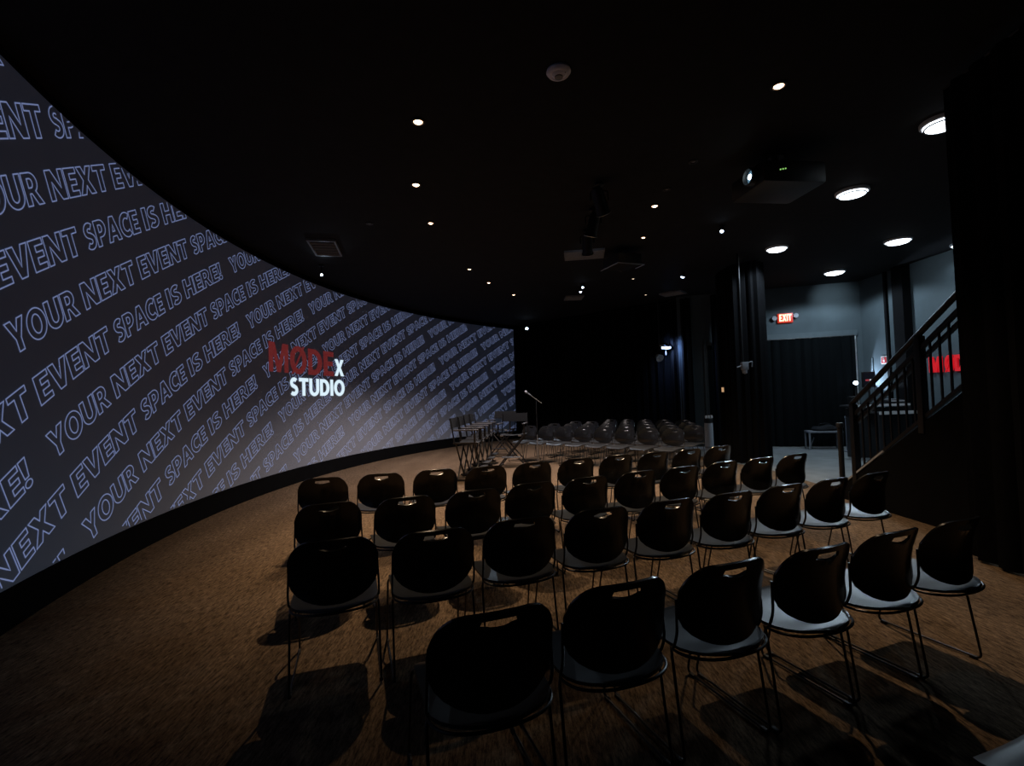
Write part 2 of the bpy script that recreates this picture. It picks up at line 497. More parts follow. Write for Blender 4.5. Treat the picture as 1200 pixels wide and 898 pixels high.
def draw_loop(lp, o):
    n = len(lp)
    P = []
    for i in range(n):
        (x0, y0), (x1, y1) = lp[i], lp[(i + 1) % n]
        L = math.hypot(x1 - x0, y1 - y0) * CAP
        k = max(1, int(L / .05 + .5))
        for j in range(k): P.append((x0 + (x1 - x0) * j / k, y0 + (y1 - y0) * j / k))
    W = [Vector((o[0] + (x * CA - y * SA) * CAP, o[1] + (x * SA + y * CA) * CAP)) for x, y in P]
    m = len(W)
    if not any(inside(*p) for p in W): return
    prev = None; first = None
    rows = []
    for i in range(m):
        d1 = (W[i] - W[i - 1]).normalized(); d2 = (W[(i + 1) % m] - W[i]).normalized()
        n1 = Vector((-d1.y, d1.x)); n2 = Vector((-d2.y, d2.x))
        mi = n1 + n2
        if mi.length < .3: mi = n2
        mi = mi / max(.5, mi.dot(n2)) 
        rows.append((W[i] + mi * HW, W[i] - mi * HW, inside(*W[i])))
    vv = {}
    def gv(i, k):
        if (i, k) not in vv:
            p = rows[i][k]; vv[(i, k)] = bm.verts.new(arc_pt(p.x, p.y, .004))
        return vv[(i, k)]
    for i in range(m):
        j = (i + 1) % m
        if rows[i][2] and rows[j][2]:
            bm.faces.new((gv(i, 0), gv(i, 1), gv(j, 1), gv(j, 0)))
PER = 6.475
B0 = Vector((-4.405, 1.968))                   # lower left of the Y of one line
for n in range(-14, 22):
    odd = n % 2
    along = .022 * n + (-2.098 if odd else 0.0)
    base = B0 + Vector((CA, SA)) * along + Vector((SA, -CA)) * (.4715 * n)
    for k in range(-4, 6):
        o = base + Vector((CA, SA)) * PER * k
        for loops in PHRASE:
            for lp in loops: draw_loop(lp, o)
put(lw.build('outline_lettering', M['letters'], None, False))

def filled(mbx, loops, fn):
    vs3 = [[Vector((x, y, 0)) for x, y in lp] for lp in loops]
    flat = [p for lp in vs3 for p in lp]
    tris = tessellate_polygon(vs3)
    vs = [mbx.bm.verts.new(fn(p.x, p.y)) for p in flat]
    for t in tris:
        try: mbx.bm.faces.new([vs[i] for i in t])
        except ValueError: pass
SLASH = [(.04, -.02), (.16, -.02), (.90, 1.02), (.78, 1.02)]
lr = MB()
L_ = layout('MODE', 0, 4.30)
for loops in L_:
    filled(lr, loops, lambda x, y: arc_pt(.69 + x * .54, 2.125 + y * .54, .007))
filled(lr, [[(1.34 + px * 1.05, py) for px, py in SLASH]], lambda x, y: arc_pt(.69 + x * .54, 2.125 + y * .54, .009))
put(lr.build('logo_red_word', M['logored'], None, False))
lwm = MB()
for loops in layout('X', 0, 1.0): filled(lwm, loops, lambda x, y: arc_pt(3.04 + x * .37, 2.14 + y * .375, .010))
for loops in layout('STUDIO', 0, 5.72): filled(lwm, loops, lambda x, y: arc_pt(1.375 + x * .358, 1.69 + y * .357, .010))
put(lwm.build('logo_white_words', M['logowhite'], None, False))

# ================================================================= STACKING CHAIRS
def make_chair():
    root = empty('stacking_chair')
    # back panel: curved sheet with a grip slot; local y forward, seat centre at origin
    W_, SAG, ZTOP, ZBOT = .228, .064, .812, .472
    w = MB(); bm = w.bm
    zs = [ZBOT, .476, .484, .498, .52, .55, .59, .64, .69, .72, .745, .752, .762, .774, .786, .797, .803, .808, .812]
    nx = 24
    def hw(z):
        h = W_
        if z > .68:
            t = (z - .68) / (ZTOP - .68); h = W_ * (1 - .50 * (1 - math.sqrt(max(0, 1 - t * t))))
        elif z < .62:
            t = (.62 - z) / (.62 - ZBOT + .002); h = W_ * max(.0, 1 - t ** 2.4) ** .5
        return max(h, .012)
    grid = []
    for z in zs:
        row = []
        for i in range(nx + 1):
            s = i / nx * 2 - 1
            x = s * hw(z)
            cz = .056
            if z in (.752, .762) and abs(x) < cz: z_ = z - (.012 if z == .762 else .006) * (1 - (x / cz) ** 2)
            else: z_ = z
            zz = z_ - .012 * (x / W_) ** 2 * (1 if z > .7 else 0)
            y = -.36 + SAG * (abs(x) / W_) ** 2 + (ZTOP - z) * .10 + .03 * math.sin((z - .44) / .37 * PI)
            row.append(bm.verts.new((x, y, zz)))
        grid.append(row)
    for r in range(len(zs) - 1):
        mid = (zs[r] + zs[r + 1]) / 2
        lim = 4 if .762 < mid < .786 else 0
        for i in range(nx):
            if abs(i + .5 - nx / 2) < lim: continue
            bm.faces.new((grid[r][i], grid[r][i + 1], grid[r + 1][i + 1], grid[r + 1][i]))
    for v in [v for v in bm.verts if not v.link_faces]: bm.verts.remove(v)
    bmesh.ops.recalc_face_normals(bm, faces=bm.faces[:])
    bmesh.ops.solidify(bm, geom=bm.faces[:], thickness=.011)
    w.build('backrest', M['plastic'], root)
    # seat shell with a bulging rear lip
    w = MB(); bm = w.bm
    ys = [-.362, -.359, -.350, -.335, -.31, -.28, -.24, -.18, -.12, -.06, 0, .06, .10, .13, .15, .162]
    grid = []
    for y in ys:
        h = .224
        if y < -.20: h = .224 * max(.03, 1 - ((-.20 - y) / .163) ** 2.1) ** .58
        if y > .09: h = .224 * (1 - .22 * ((y - .09) / .072) ** 2)
        row = []
        for i in range(17):
            s = i / 8 - 1; x = s * h
            z = .452 - .018 * math.cos(s * PI / 2) * (1 if -.25 < y < .12 else .4)
            if y > .07: z -= .030 * ((y - .07) / .092) ** 1.8
            row.append(bm.verts.new((x, y, z)))
        grid.append(row)
    for r in range(len(ys) - 1):
        for i in range(16):
            bm.faces.new((grid[r][i], grid[r][i + 1], grid[r + 1][i + 1], grid[r + 1][i]))
    bmesh.ops.recalc_face_normals(bm, faces=bm.faces[:])
    bmesh.ops.solidify(bm, geom=bm.faces[:], thickness=.012)
    w.build('seat', M['plastic_lit'], root)
    for s in (-1, 1):
        x = s * .229
        leg = MB().tube(fillet([(s * .205, -.17, .438), (s * .225, -.20, .420), (x, -.262, .012), (x, .270, .012), (s * .222, .165, .415), (s * .19, .10, .432)], .035), .0062, 8).build('leg', M['rod'], root)
        for yy in (-.225, .235):
            MB().box((x, yy, .009), (.018, .035, .018), bev=.004).build('glide', M['blackmetal'], leg)
        MB().tube(fillet([(s * .205, -.17, .438), (s * .227, -.215, .452), (s * .228, -.243, .52), (s * .222, -.238, .66)], .03), .0062, 8).build('back_post', M['rod'], root)
    rim = []
    for i in range(25):
        a = PI + PI * i / 24
        rim.append((.222 * (abs(math.cos(a)) ** .83) * (1 if math.cos(a) > 0 else -1), -.20 + .155 * (abs(math.sin(a)) ** .83) * -1, .4425))
    MB().tube(rim, .0065, 8).build('seat_rim', M['rod'], root)
    for yy in (.10,):
        MB().tube([(-.205, yy, .432), (0, yy, .424), (.205, yy, .432)], .0058, 8).build('seat_bar', M['rod'], root)
    return root
chair0 = make_chair()
used = [False]
def place_chair(x, y, deg, label, group):
    if not used[0]: o = chair0; used[0] = True
    else: o = copy_tree(chair0)
    o.location = (x, y, 0); o.rotation_euler = (0, 0, R_(deg))
    tag(o, label, 'chair', group)
    return o
ROWS = {
 'A': [(-0.061, 1.604, 20.0), (0.409, 1.808, 20.2), (0.894, 1.986, 20.3), (1.369, 2.141, 20.5), (1.845, 2.335, 20.7), (2.31, 2.50, 20.9)],
 'B': [(-0.942, 2.503, 18.0), (-0.429, 2.62, 18.7), (0.052, 2.816, 19.4), (0.543, 2.999, 20.1), (1.032, 3.171, 20.8), (1.517, 3.344, 21.5), (1.998, 3.548, 22.2), (2.464, 3.727, 22.9), (2.944, 3.929, 23.6)],
 'C': [(-1.309, 3.425, 22.1), (-0.785, 3.555, 22.3), (-0.291, 3.743, 22.5), (0.165, 3.975, 22.7), (0.648, 4.163, 22.9), (1.142, 4.39, 23.1), (1.610, 4.576, 23.3), (2.095, 4.808, 23.5), (2.57, 5.008, 23.7), (3.037, 5.20, 23.8)],
 'D': [(-1.817, 4.603, 17.1), (-1.299, 4.755, 18.0), (-0.783, 4.92, 18.9), (-0.269, 5.024, 19.7), (0.224, 5.207, 20.6), (0.727, 5.416, 21.5), (1.222, 5.611, 22.3), (1.704, 5.782, 23.2), (2.173, 5.955, 24.1), (2.658, 6.204, 24.9)],
}
RN = {'A': 'the nearest full row', 'B': 'the second row from the camera', 'C': 'the third row from the camera', 'D': 'the fourth row from the camera'}
for k in 'ABCD':
    n = len(ROWS[k])
    for i, (px, py, dg) in enumerate(ROWS[k]):
        t = R_(dg)
        if i == 0: lab = 'black stacking chair at the screen end of ' + RN[k]
        elif i == n - 1: lab = 'black stacking chair at the staircase end of ' + RN[k]
        else: lab = 'black stacking chair, ' + ORD[i] + ' from the screen end in ' + RN[k]
        place_chair(px - math.sin(t) * .36, py + math.cos(t) * .36, dg, lab, 'audience chairs facing the screen')
place_chair(1.51, 1.336, 20.5, 'black stacking chair almost cut off at the bottom right corner, only its seat rim glinting', 'audience chairs facing the screen')
# chairs turned to face the camera
FN = Vector((-.68, -.733)).normalized(); FD = Vector((.383, -.355))
f0 = Vector((.44, 11.17)) - FN * .22
FR = ['front', 'second', 'third', 'last']
for r, (i0, i1) in enumerate([(-1, 7), (-1, 7), (-1, 6), (0, 5)]):
    for i in range(i0, i1):
        p = f0 + FD * i - FN * (.95 * r)
        dg = math.degrees(math.atan2(-FN.x, FN.y))
        place_chair(p.x, p.y, dg, 'glossy black chair facing the camera, ' + ORD[i - i0] + ' from the director chairs in the ' + FR[r] + ' turned row', 'chairs turned to face the camera')

# ================================================================= DIRECTOR CHAIRS
def make_director():
    root = empty('director_chair')
    w_, d_, hs, ha, hb = .29, .22, .72, .94, 1.17
    for s in (-1, 1):
        x = s * w_
        MB().tube([(x, -d_ + .02, hs - .03), (x, -d_ - .05, hb)], .013, 8).build('back_post', M['blackmetal'], root)
        MB().box((x, 0, hs - .02), (.035, .46, .035), bev=.005).build('seat_rail', M['darkwood'], root)
        MB().box((x, .02, ha), (.055, .47, .026), bev=.008).build('armrest', M['greywood'], root)
        MB().box((x, .18, (hs + ha) / 2), (.03, .03, ha - hs), bev=.004).build('arm_post', M['darkwood'], root)
        MB().box((x, 0, .02), (.035, .44, .035), bev=.005).build('base_rail', M['darkwood'], root)
    for yy in (-.17, .17):
        for s in (-1, 1):
            MB().tube([(s * w_, yy + s * .012, .03), (-s * w_, yy + s * .012, hs - .02)], .015, 8).build('leg', M['darkwood'], root)
    for s in (-1, 1):
        MB().box((s * .20, .235, hs - .03), (.07, .012, .035), bev=.004).build('bracket', M['silver'], root)
    MB().box((0, .26, .22), (.40, .13, .02), bev=.006).build('footrest', M['darkwood'], root)
    w = MB(); bm = w.bm
    g = []
    for j in range(7):
        y = -.2 + .4 * j / 6
        g.append([bm.verts.new((x_, y, hs - .035 * math.cos(x_ / w_ * PI / 2))) for x_ in [-w_ + .58 * i / 10 for i in range(11)]])
    for j in range(6):
        for i in range(10): bm.faces.new((g[j][i], g[j][i + 1], g[j + 1][i + 1], g[j + 1][i]))
    bmesh.ops.recalc_face_normals(bm, faces=bm.faces[:]); bmesh.ops.solidify(bm, geom=bm.faces[:], thickness=.006)
    w.build('seat', M['canvas'], root)
    w = MB(); bm = w.bm
    g = []
    for j in range(4):
        z = .97 + .19 * j / 3
        yb = -d_ - .03 - .07 * (z - hs) / .45 + .02
        g.append([bm.verts.new((x_, yb - .03 * math.cos(x_ / w_ * PI / 2), z)) for x_ in [-w_ + .58 * i / 10 for i in range(11)]])
    for j in range(3):
        for i in range(10): bm.faces.new((g[j][i], g[j][i + 1], g[j + 1][i + 1], g[j + 1][i]))
    bmesh.ops.recalc_face_normals(bm, faces=bm.faces[:]); bmesh.ops.solidify(bm, geom=bm.faces[:], thickness=.006)
    w.build('backrest', M['canvas'], root)
    return root
dir0 = make_director()
DCH = [(-.86, 9.30, -98, 'tall black director chair side-on, nearest of the line beside the screen'),
       (-.82, 10.00, -98, 'tall black director chair side-on, second of the line beside the screen'),
       (-.76, 10.70, -98, 'tall black director chair side-on, third of the line beside the screen'),
       (-.71, 11.42, -98, 'tall black director chair side-on, farthest of the line beside the screen'),
       (-.02, 10.86, 168, 'tall director chair facing the camera with crossed legs and a pale footrest'),
       (-.30, 12.75, 160, 'tall director chair half hidden behind the one with the pale footrest')]
for i, (x, y, dg, lab) in enumerate(DCH):
    o = dir0 if i == 0 else copy_tree(dir0)
    o.location = (x, y, 0); o.rotation_euler = (0, 0, R_(dg))
    tag(o, lab, 'director chair', 'tall director chairs near the screen')
    if i == 4:
        for ch in o.children:
            if ch.name.startswith('footrest'):
                ch.data = ch.data.copy(); ch.data.materials[0] = M['silver']; ch['label'] = 'pale silver footrest'

# ================================================================= MICROPHONE STAND
ms = empty('microphone_stand', (.52, 10.75, 0))
tag(ms, 'slim microphone stand with an angled silver boom in front of the far black curtain', 'microphone stand')
MB().lathe([(.0, 0), (.14, 0), (.14, .012), (.03, .03), (.0, .03)]).build('base', M['blackmetal'], ms)
MB().tube([(0, 0, .02), (0, 0, .68)], .011, 10).build('lower_tube', M['silver'], ms)  # silver stands for the lit lower length; the upper one is kept dark
MB().tube([(0, 0, .68), (0, 0, 1.45)], .008, 10).build('upper_tube', M['blackmetal'], ms)
MB().tube([(.12, 0, 1.37), (-.12, 0, 1.555)], .009, 10).build('boom', M['silver'], ms)
MB().lathe([(0, 0), (.012, 0), (.018, .09), (.027, .10), (.027, .13), (.015, .152), (0, .155)], (-.12, 0, 1.555), 16, (-.79, 0, .61)).build('microphone', M['pale'], ms)

# ================================================================= CEILING FITTINGS
def downlight(x, y, watts, col, r, label):
    t = empty('downlight', (x, y, CEIL))
    tag(t, label, 'ceiling light', 'recessed downlights')
    MB().lathe([(r + .028, .0), (r + .026, -.012), (r + .006, -.016), (r, -.004), (r, .0)], n=20).build('trim_ring', M['blackmetal'], t)
    MB().lathe([(0, -.024), (r * .6, -.021), (r * .92, -.012), (r, -.003), (0, -.001)], n=20).build('lens', M['warmlens'] if watts > 100 else M['warmlens2'], t)
    s = spot('lamp', (0, 0, -.05), (0, 0, -2), watts, col, R_(118 if 9.5 < y < 12.7 and x < .5 else (104 if y > 6.5 else (78 if y > 5 or x > 0 else 72))), 1.0 if y < 9 else .7, .03); s.parent = t
    return t
for a in DOWNLIGHTS: downlight(*a)
# unlit-looking tiny fittings
for (x, y, lab) in [(-2.06, 7.23, 'faint recessed fitting near the screen top, left of the warm downlight line'),
                    (2.13, 6.35, 'faint recessed fitting in front of the warm downlight over the farthest row'),
                    (2.20, 5.60, 'faint recessed fitting nearest the big projector'),
                    (2.20, 9.74, 'faint recessed fitting just below the boxy projector'),
                    (2.47, 10.57, 'pair of faint lamp specks beyond the boxy projector')]:
    t = empty('downlight', (x, y, CEIL)); tag(t, lab, 'ceiling light', 'recessed downlights')
    MB().lathe([(.055, 0), (.053, -.012), (.03, -.015), (.026, -.004), (.026, 0)], n=16).build('trim_ring', M['blackmetal'], t)
    MB().lathe([(0, -.012), (.02, -.010), (.027, -.003), (0, -.001)], n=16).build('lens', M['vent'], t)
# cool pin spots
def pin_spot(x, y, z, r, watts, target, label, drop=.12):
    t = empty('pin_spotlight', (x, y, CEIL)); tag(t, label, 'spotlight', 'small cool spotlights')
    MB().lathe([(.05, 0), (.05, -.02), (.012, -.025), (.012, z - CEIL + .06), (0, z - CEIL + .06)], n=14).build('mount', M['blackmetal'], t)
    ax = (Vector(target) - Vector((x, y, z))).normalized()
    h = MB().lathe([(0, -.09), (.03, -.09), (.04, -.06), (.045, .03), (.037, .03), (.034, .02), (0, .02)], (0, 0, z - CEIL), 16, ax).build('lamp_head', M['blackmetal'], t)
    MB().lathe([(0, 0), (r, 0), (r * .7, .008), (0, .012)], tuple(Vector((0, 0, z - CEIL)) + ax * .022), 16, ax).build('lens', M['coollens'], h)
    if watts:
        s = spot('lamp', Vector((0, 0, z - CEIL)) + ax * .06, Vector((0, 0, z - CEIL)) + ax * 2, watts, COOL, R_(52), .8, .03); s.parent = t
    return t
CAMP = (0.3, 1.5, 1.0)
pin_spot(-3.62, 9.35, 4.02, .022, 0, (-1, 5, 1), 'tiny white spotlight just above the top edge of the curved screen')
pin_spot(.58, 17.0, 3.93, .050, 60, (.6, 9, 0), 'bright blue white spotlight at the far end of the room beside the screen end')
pin_spot(3.86, 10.7, 4.08, .045, 30, (2.3, 10.4, 0), 'bright blue white spotlight left of the column, over the facing chairs')
pin_spot(3.5, 7.85, 4.12, .026, 14, (1.8, 4.5, 0), 'small cool spotlight in front of the column top, below the big projector')
pin_spot(1.78, 11.65, 4.13, .026, 30, (1.6, 9, 0), 'upper of the two tiny white spotlights in the middle of the ceiling')
pin_spot(1.79, 12.1, 4.12, .026, 30, (1.6, 10, 0), 'lower of the two tiny white spotlights in the middle of the ceiling')
# cool dome lights over the concrete
DOMES = [(4.77, 6.62, .19, 50, 'round white dome light nearest the big projector'),
         (7.23, 8.93, .205, 40, 'round white dome light above the staircase rail, near the wall wash'),
         (5.11, 9.16, .18, 180, 'round white dome light beside the top of the black column'),
         (7.57, 11.22, .21, 185, 'round white dome light above the exit sign wall'),
         (4.50, 4.90, .18, 14, 'round white dome light partly cut off by the tall near curtain'),
         (8.76, 9.30, .17, 25, 'round white dome light washing the wall above the red sign')]
for (x, y, r, pw, lab) in DOMES:
    t = empty('dome_light', (x, y, CEIL)); tag(t, lab, 'ceiling light', 'round white dome lights')
    MB().lathe([(r + .015, 0), (r + .012, -.03), (r - .01, -.04), (r - .014, -.01), (0, -.01)], n=32).build('rim', M['domerim'], t)
    MB().lathe([(r - .012, -.036), (r * .8, -.062), (r * .45, -.082), (0, -.09)], n=32).build('diffuser', M['dome'], t)
    MB().tube([((r * .86) * math.cos(2 * PI * k / 32), (r * .86) * math.sin(2 * PI * k / 32), -.060) for k in range(32)], .008, 6, True).build('wire_ring', M['blackmetal'], t)
    s = spot('lamp', (0, 0, -.13), (0, 0, -2), pw, (.66, .84, 1.0), R_(158), .25, .12); s.parent = t
for (p, q, pw) in (((7.23, 8.93, 4.06), (8.95, 10.0, 3.78), 55), ((7.57, 11.22, 4.06), (8.35, 12.53, 3.78), 70)):
    spot('dome_side_throw', p, q, pw, (.70, .87, 1.0), R_(46), 1.0, .1)
# smoke detector
sd = empty('smoke_detector', (.47, 3.94, CEIL)); tag(sd, 'round pale smoke detector on the black ceiling above the chairs', 'smoke detector')
MB().lathe([(.098, 0), (.102, -.014), (.088, -.034), (.066, -.04), (.062, -.036), (.04, -.054), (0, -.058)], n=32).build('housing', M['sensor'], sd)
MB().lathe([(.036, -.052), (.033, -.062), (0, -.066)], n=20).build('sensor_cap', M['vent'], sd)
MB().box((.05, -.03, -.036), (.01, .01, .006)).build('indicator', M['blackmetal'], sd)
spot_fill = None
# projectors
def projector(loc, rz, size, label, lens=True, drop=.2):
    L, Wd, Hh = size
    t = empty('ceiling_projector', loc, rz); tag(t, label, 'projector')
    MB().box((0, 0, 0), (Wd, L, Hh), bev=.03).build('body', M['blackmetal'], t)
    MB().lathe([(.035, Hh / 2), (.035, CEIL - loc[2] - .01), (.09, CEIL - loc[2] - .01), (.09, CEIL - loc[2]), (0, CEIL - loc[2])], n=16).build('ceiling_mount', M['blackmetal'], t)
    for k in range(4):
        MB().box((Wd / 2 - .04 + .0, 0, -Hh / 2 + .03 + k * .03), (.09, L * .6, .010)).build('vent_slat', M['charcoal'], t)
    if lens:
        b_ = MB().lathe([(.095, -.02), (.10, .07), (.085, .08), (.08, .03), (0, .03)], (-Wd * .22, L / 2, 0), 24, (0, 1, 0)).build('lens_barrel', M['blackmetal'], t)
        MB().lathe([(.075, 0), (.05, .012), (0, .018)], (-Wd * .22, L / 2 + .03, 0), 24, (0, 1, 0)).build('lens_glass', M['lensglass'], b_)
        MB().lathe([(.030, 0), (.02, .008), (0, .01)], (-Wd * .22, L / 2 + .05, 0), 20, (0, 1, 0)).build('lens_glint', M['lenscore'], b_)
        for k in range(3):
            MB().lathe([(0, 0), (.009, 0), (.007, .006), (0, .007)], (-Wd / 2, L / 2 - .20 - k * .03, .01 + k * .006), 10, (-1, 0, 0)).build('indicator_light', M['green'], t)
    return t
projector((3.15, 5.58, 3.90), R_(97), (.75, .62, .24), 'big black ceiling projector with glowing lens and green indicator lights')
pj = projector((2.13, 9.02, 3.98), R_(20), (.55, .50, .2), 'boxy black projector hung mid-ceiling with pale rods for highlights on its lower edges', lens=False)
for (a, c) in [((-.28, -.30, -.11), (.28, -.30, -.11)), ((-.28, -.30, -.11), (-.28, .30, -.11)), ((.28, -.30, -.11), (.28, -.02, -.11))]:
    MB().tube([a, c], .008, 8).build('lit_edge_rod', M['silver'], pj)  # silver rods paint in the light caught by the lower edges
# hanging track heads
for (x, y, z, lab, ax) in [(1.19, 6.11, 3.98, 'black stage spotlight hanging nearest the camera in the ceiling middle', (.35, .5, -.8)),
                       (1.25, 6.95, 3.98, 'black stage spotlight hanging second from the camera in the ceiling middle', (-.2, .4, -.9)),
                       (1.30, 7.85, 3.98, 'black stage spotlight hanging third from the camera, beside the lit ceiling panel', (.1, .6, -.8))]:
    t = empty('stage_spotlight', (x, y, CEIL)); tag(t, lab, 'stage light', 'black stage spotlights in the ceiling middle')
    MB().lathe([(.06, 0), (.06, -.03), (.014, -.035), (.014, z - CEIL + .1), (0, z - CEIL + .1)], n=14).build('mount', M['blackmetal'], t)
    MB().tube(fillet([(-.11, 0, z - CEIL), (-.11, 0, z - CEIL + .12), (.11, 0, z - CEIL + .12), (.11, 0, z - CEIL)], .03), .010, 8).build('yoke', M['rod'], t)
    h = MB().lathe([(0, -.17), (.05, -.17), (.075, -.12), (.085, .14), (.10, .17), (.088, .17), (.078, .12), (0, .12)], (0, 0, z - CEIL), 20, ax).build('lamp_head', M['blackmetal'], t)
    MB().lathe([(.097, 0), (.103, .006), (.097, .012), (.090, .006), (.097, 0)], tuple(Vector((0, 0, z - CEIL)) + Vector(ax).normalized() * .168), 20, ax).build('front_ring', M['silver'], h)
# vents / flat panels on the ceiling
def vent(x, y, rz, w1, d1, label):
    t = empty('ceiling_panel', (x, y, CEIL), rz); tag(t, label, 'vent', 'ceiling vents')
    MB().box((0, d1 / 2 - .015, -.02), (w1, .03, .04)).box((0, -d1 / 2 + .015, -.02), (w1, .03, .04)).box((w1 / 2 - .015, 0, -.02), (.03, d1 - .06, .04)).box((-w1 / 2 + .015, 0, -.02), (.03, d1 - .06, .04)).build('frame', M['vent'], t, False)
    n = 6
    for k in range(n):
        MB().box((0, -d1 / 2 + .05 + (d1 - .1) * k / (n - 1), -.022), (w1 - .06, .012, .035), rot=Matrix.Rotation(R_(35), 3, 'X')).build('slat', M['vent'], t, False)
    return t
vent(-3.12, 8.25, R_(12), .45, .85, 'grey slatted panel standing in for light spilled on the ceiling above the curved screen')  # added panel, stands in for light spilled on the ceiling here
vent(1.45, 9.15, R_(-8), .75, .55, 'grey slatted panel standing in for the light patch in the ceiling middle')  # added panel in place of a soft light patch on the ceiling
vent(1.76, 13.2, 0, .5, .5, 'small square ceiling vent beyond the two tiny white spotlights')
vent(4.42, 13.05, R_(-40), .6, .45, 'grey slatted ceiling vent in front of the far curtain, near the column')

spot('added_panel_fill_mid', (1.30, 8.05, 3.93), (1.48, 9.15, 4.2), 1.3, COOL, R_(60), .8, .03)  # extra lamp without a fitting, added to light the mid-ceiling panel
spot('added_panel_fill_left', (-3.5, 9.2, 3.95), (-3.1, 8.2, 4.2), 1.6, COOL, R_(60), .8, .03)  # unseen lamp added to brighten the panel above the screen
# ================================================================= STAGE LIGHT AT THE CURTAIN
t = empty('stage_light', (4.28, 13.98, CEIL)); tag(t, 'stage light on a dropper with a bright blue white strip, before the far curtain', 'stage light')
MB().tube([(0, 0, 0), (0, 0, -1.35)], .018, 10).build('dropper', M['blackmetal'], t)
MB().tube(fillet([(0, 0, -1.33), (.13, -.16, -1.33), (.13, -.16, -1.62)], .04), .012, 8).build('bracket', M['silver'], t)
h = MB().box((.10, -.2, -1.42), (.34, .16, .10), bev=.02).build('lamp_housing', M['blackmetal'], t)
MB().box((.10, -.287, -1.42), (.25, .02, .055), bev=.005).build('light_strip', M['bluelens'], h)
MB().lathe([(.0, -.10), (.05, -.10), (.10, .04), (.115, .06), (.10, .06), (.05, -.04), (0, -.05)], (-.10, -.24, -1.68), 20, (.2, -.75, -.5)).build('reflector_bowl', M['silver'], t)
s = spot('lamp', (.10, -.32, -1.42), (.75, .15, -1.75), 130, (.30, .48, 1.0), R_(150), .6, .05); s.parent = t
# hanging pole with clamp in front of the column
t = empty('hanging_pole', (4.52, 9.50, CEIL)); tag(t, 'thin black pole hanging from the ceiling before the column with a metal clamp', 'pole')
MB().tube([(0, 0, 0), (0, 0, -2.15)], .024, 12).build('pole', M['rail'], t)
c2 = MB().box((.03, -.01, -2.22), (.13, .09, .16), bev=.02).build('clamp', M['vent'], t)
MB().tube(fillet([(.08, -.03, -2.16), (.17, -.04, -2.13), (.16, -.04, -2.24)], .03), .012, 8).build('clamp_handle', M['vent'], c2)
MB().tube([(-.12, -.02, -2.24), (.02, -.02, -2.20)], .014, 8).build('clamp_arm', M['vent'], c2)
MB().lathe([(0, 0), (.05, 0), (.045, -.07), (0, -.09)], (.03, -.01, -2.29), 14).build('clamp_foot', M['vent'], c2)
# glowing plate on the column
t = empty('wall_plate', (4.545, 10.48, 1.50)); tag(t, 'small amber lit plate on the black column curtain, below the clamp', 'switch plate')
t.rotation_euler = (0, 0, R_(-62))
MB().box((0, 0, .03), (.09, .03, .14), bev=.008).build('plate', M['blackmetal'], t)
MB().box((0, -.018, .035), (.055, .012, .10), bev=.004).build('lit_face', M['amber'], t)

# ================================================================= STANDING THINGS BY THE COLUMN AND DOORWAY
t = empty('canister', (5.02, 12.55, 0)); tag(t, 'pale silver upright canister with clips on top, standing left of the column', 'canister')
MB().lathe([(0, 0), (.105, 0), (.105, .70), (.10, .705), (0, .705)], n=28).build('body', M['pale'], t)
MB().lathe([(.108, .06), (.108, .10), (.104, .10), (.104, .06)], n=28).build('lower_band', M['vent'], t)
MB().lathe([(.104, .70), (.108, .70), (.108, .80), (.09, .82), (0, .82)], n=28).build('collar', M['blackmetal'], t)
for dx in (-.07, 0, .07):
    MB().box((dx, -.03, .855), (.045, .05, .08), bev=.01).build('clip', M['white'], t)
t = empty('stanchion', (4.56, 6.82, 0)); tag(t, 'short black barrier post with flat top beside the bottom of the staircase', 'barrier post')
MB().lathe([(0, 0), (.12, 0), (.12, .015), (.045, .03), (0, .03)], n=24).build('base', M['blackmetal'], t)
MB().lathe([(.034, .02), (.034, .94), (.046, .945), (.046, 1.0), (.04, 1.01), (0, 1.01)], n=20).build('post', M['blackmetal'], t)
t = empty('grey_post', (7.80, 11.40, 0)); tag(t, 'thin grey metal post with flat foot beside the low table', 'post')
MB().box((0, 0, .012), (.22, .22, .024), bev=.005).build('foot', M['vent'], t)
MB().box((0, 0, .40), (.06, .06, .76), bev=.006).build('post', M['vent'], t)
MB().lathe([(0, .78), (.05, .78), (.05, .82), (0, .83)], n=16).build('cap', M['vent'], t)
t = empty('low_table', (7.62, 12.02, 0), wrz); tag(t, 'low metal framed table in front of the doorway drape', 'table')
MB().box((0, 0, .43), (.74, .42, .04), bev=.006).build('tabletop', M['vent'], t)
for sx in (-.345, .345):
    for sy in (-.185, .185):
        MB().box((sx, sy, .205), (.036, .036, .41), bev=.004).build('leg', M['vent'], t)
MB().tube([(-.345, -.185, .05), (-.18, .1, .27)], .012, 8).build('brace', M['silver'], t)
t = empty('bag', (7.66, 12.02, .45), wrz); tag(t, 'dark soft bag slumped on the low metal table', 'bag')
w = MB(); w.lathe([(0, 0), (.26, 0), (.30, .04), (.25, .10), (.12, .13), (0, .125)], n=24)
for v in w.bm.verts: v.co.y *= .55; v.co.z *= 1 + .18 * math.sin(v.co.x * 14)
w.build('bag_body', M['canvas'], t)
MB().tube(fillet([(-.14, 0, .10), (-.10, 0, .17), (.10, 0, .18), (.15, 0, .10)], .05), .010, 8).build('handle', M['canvas'], t)

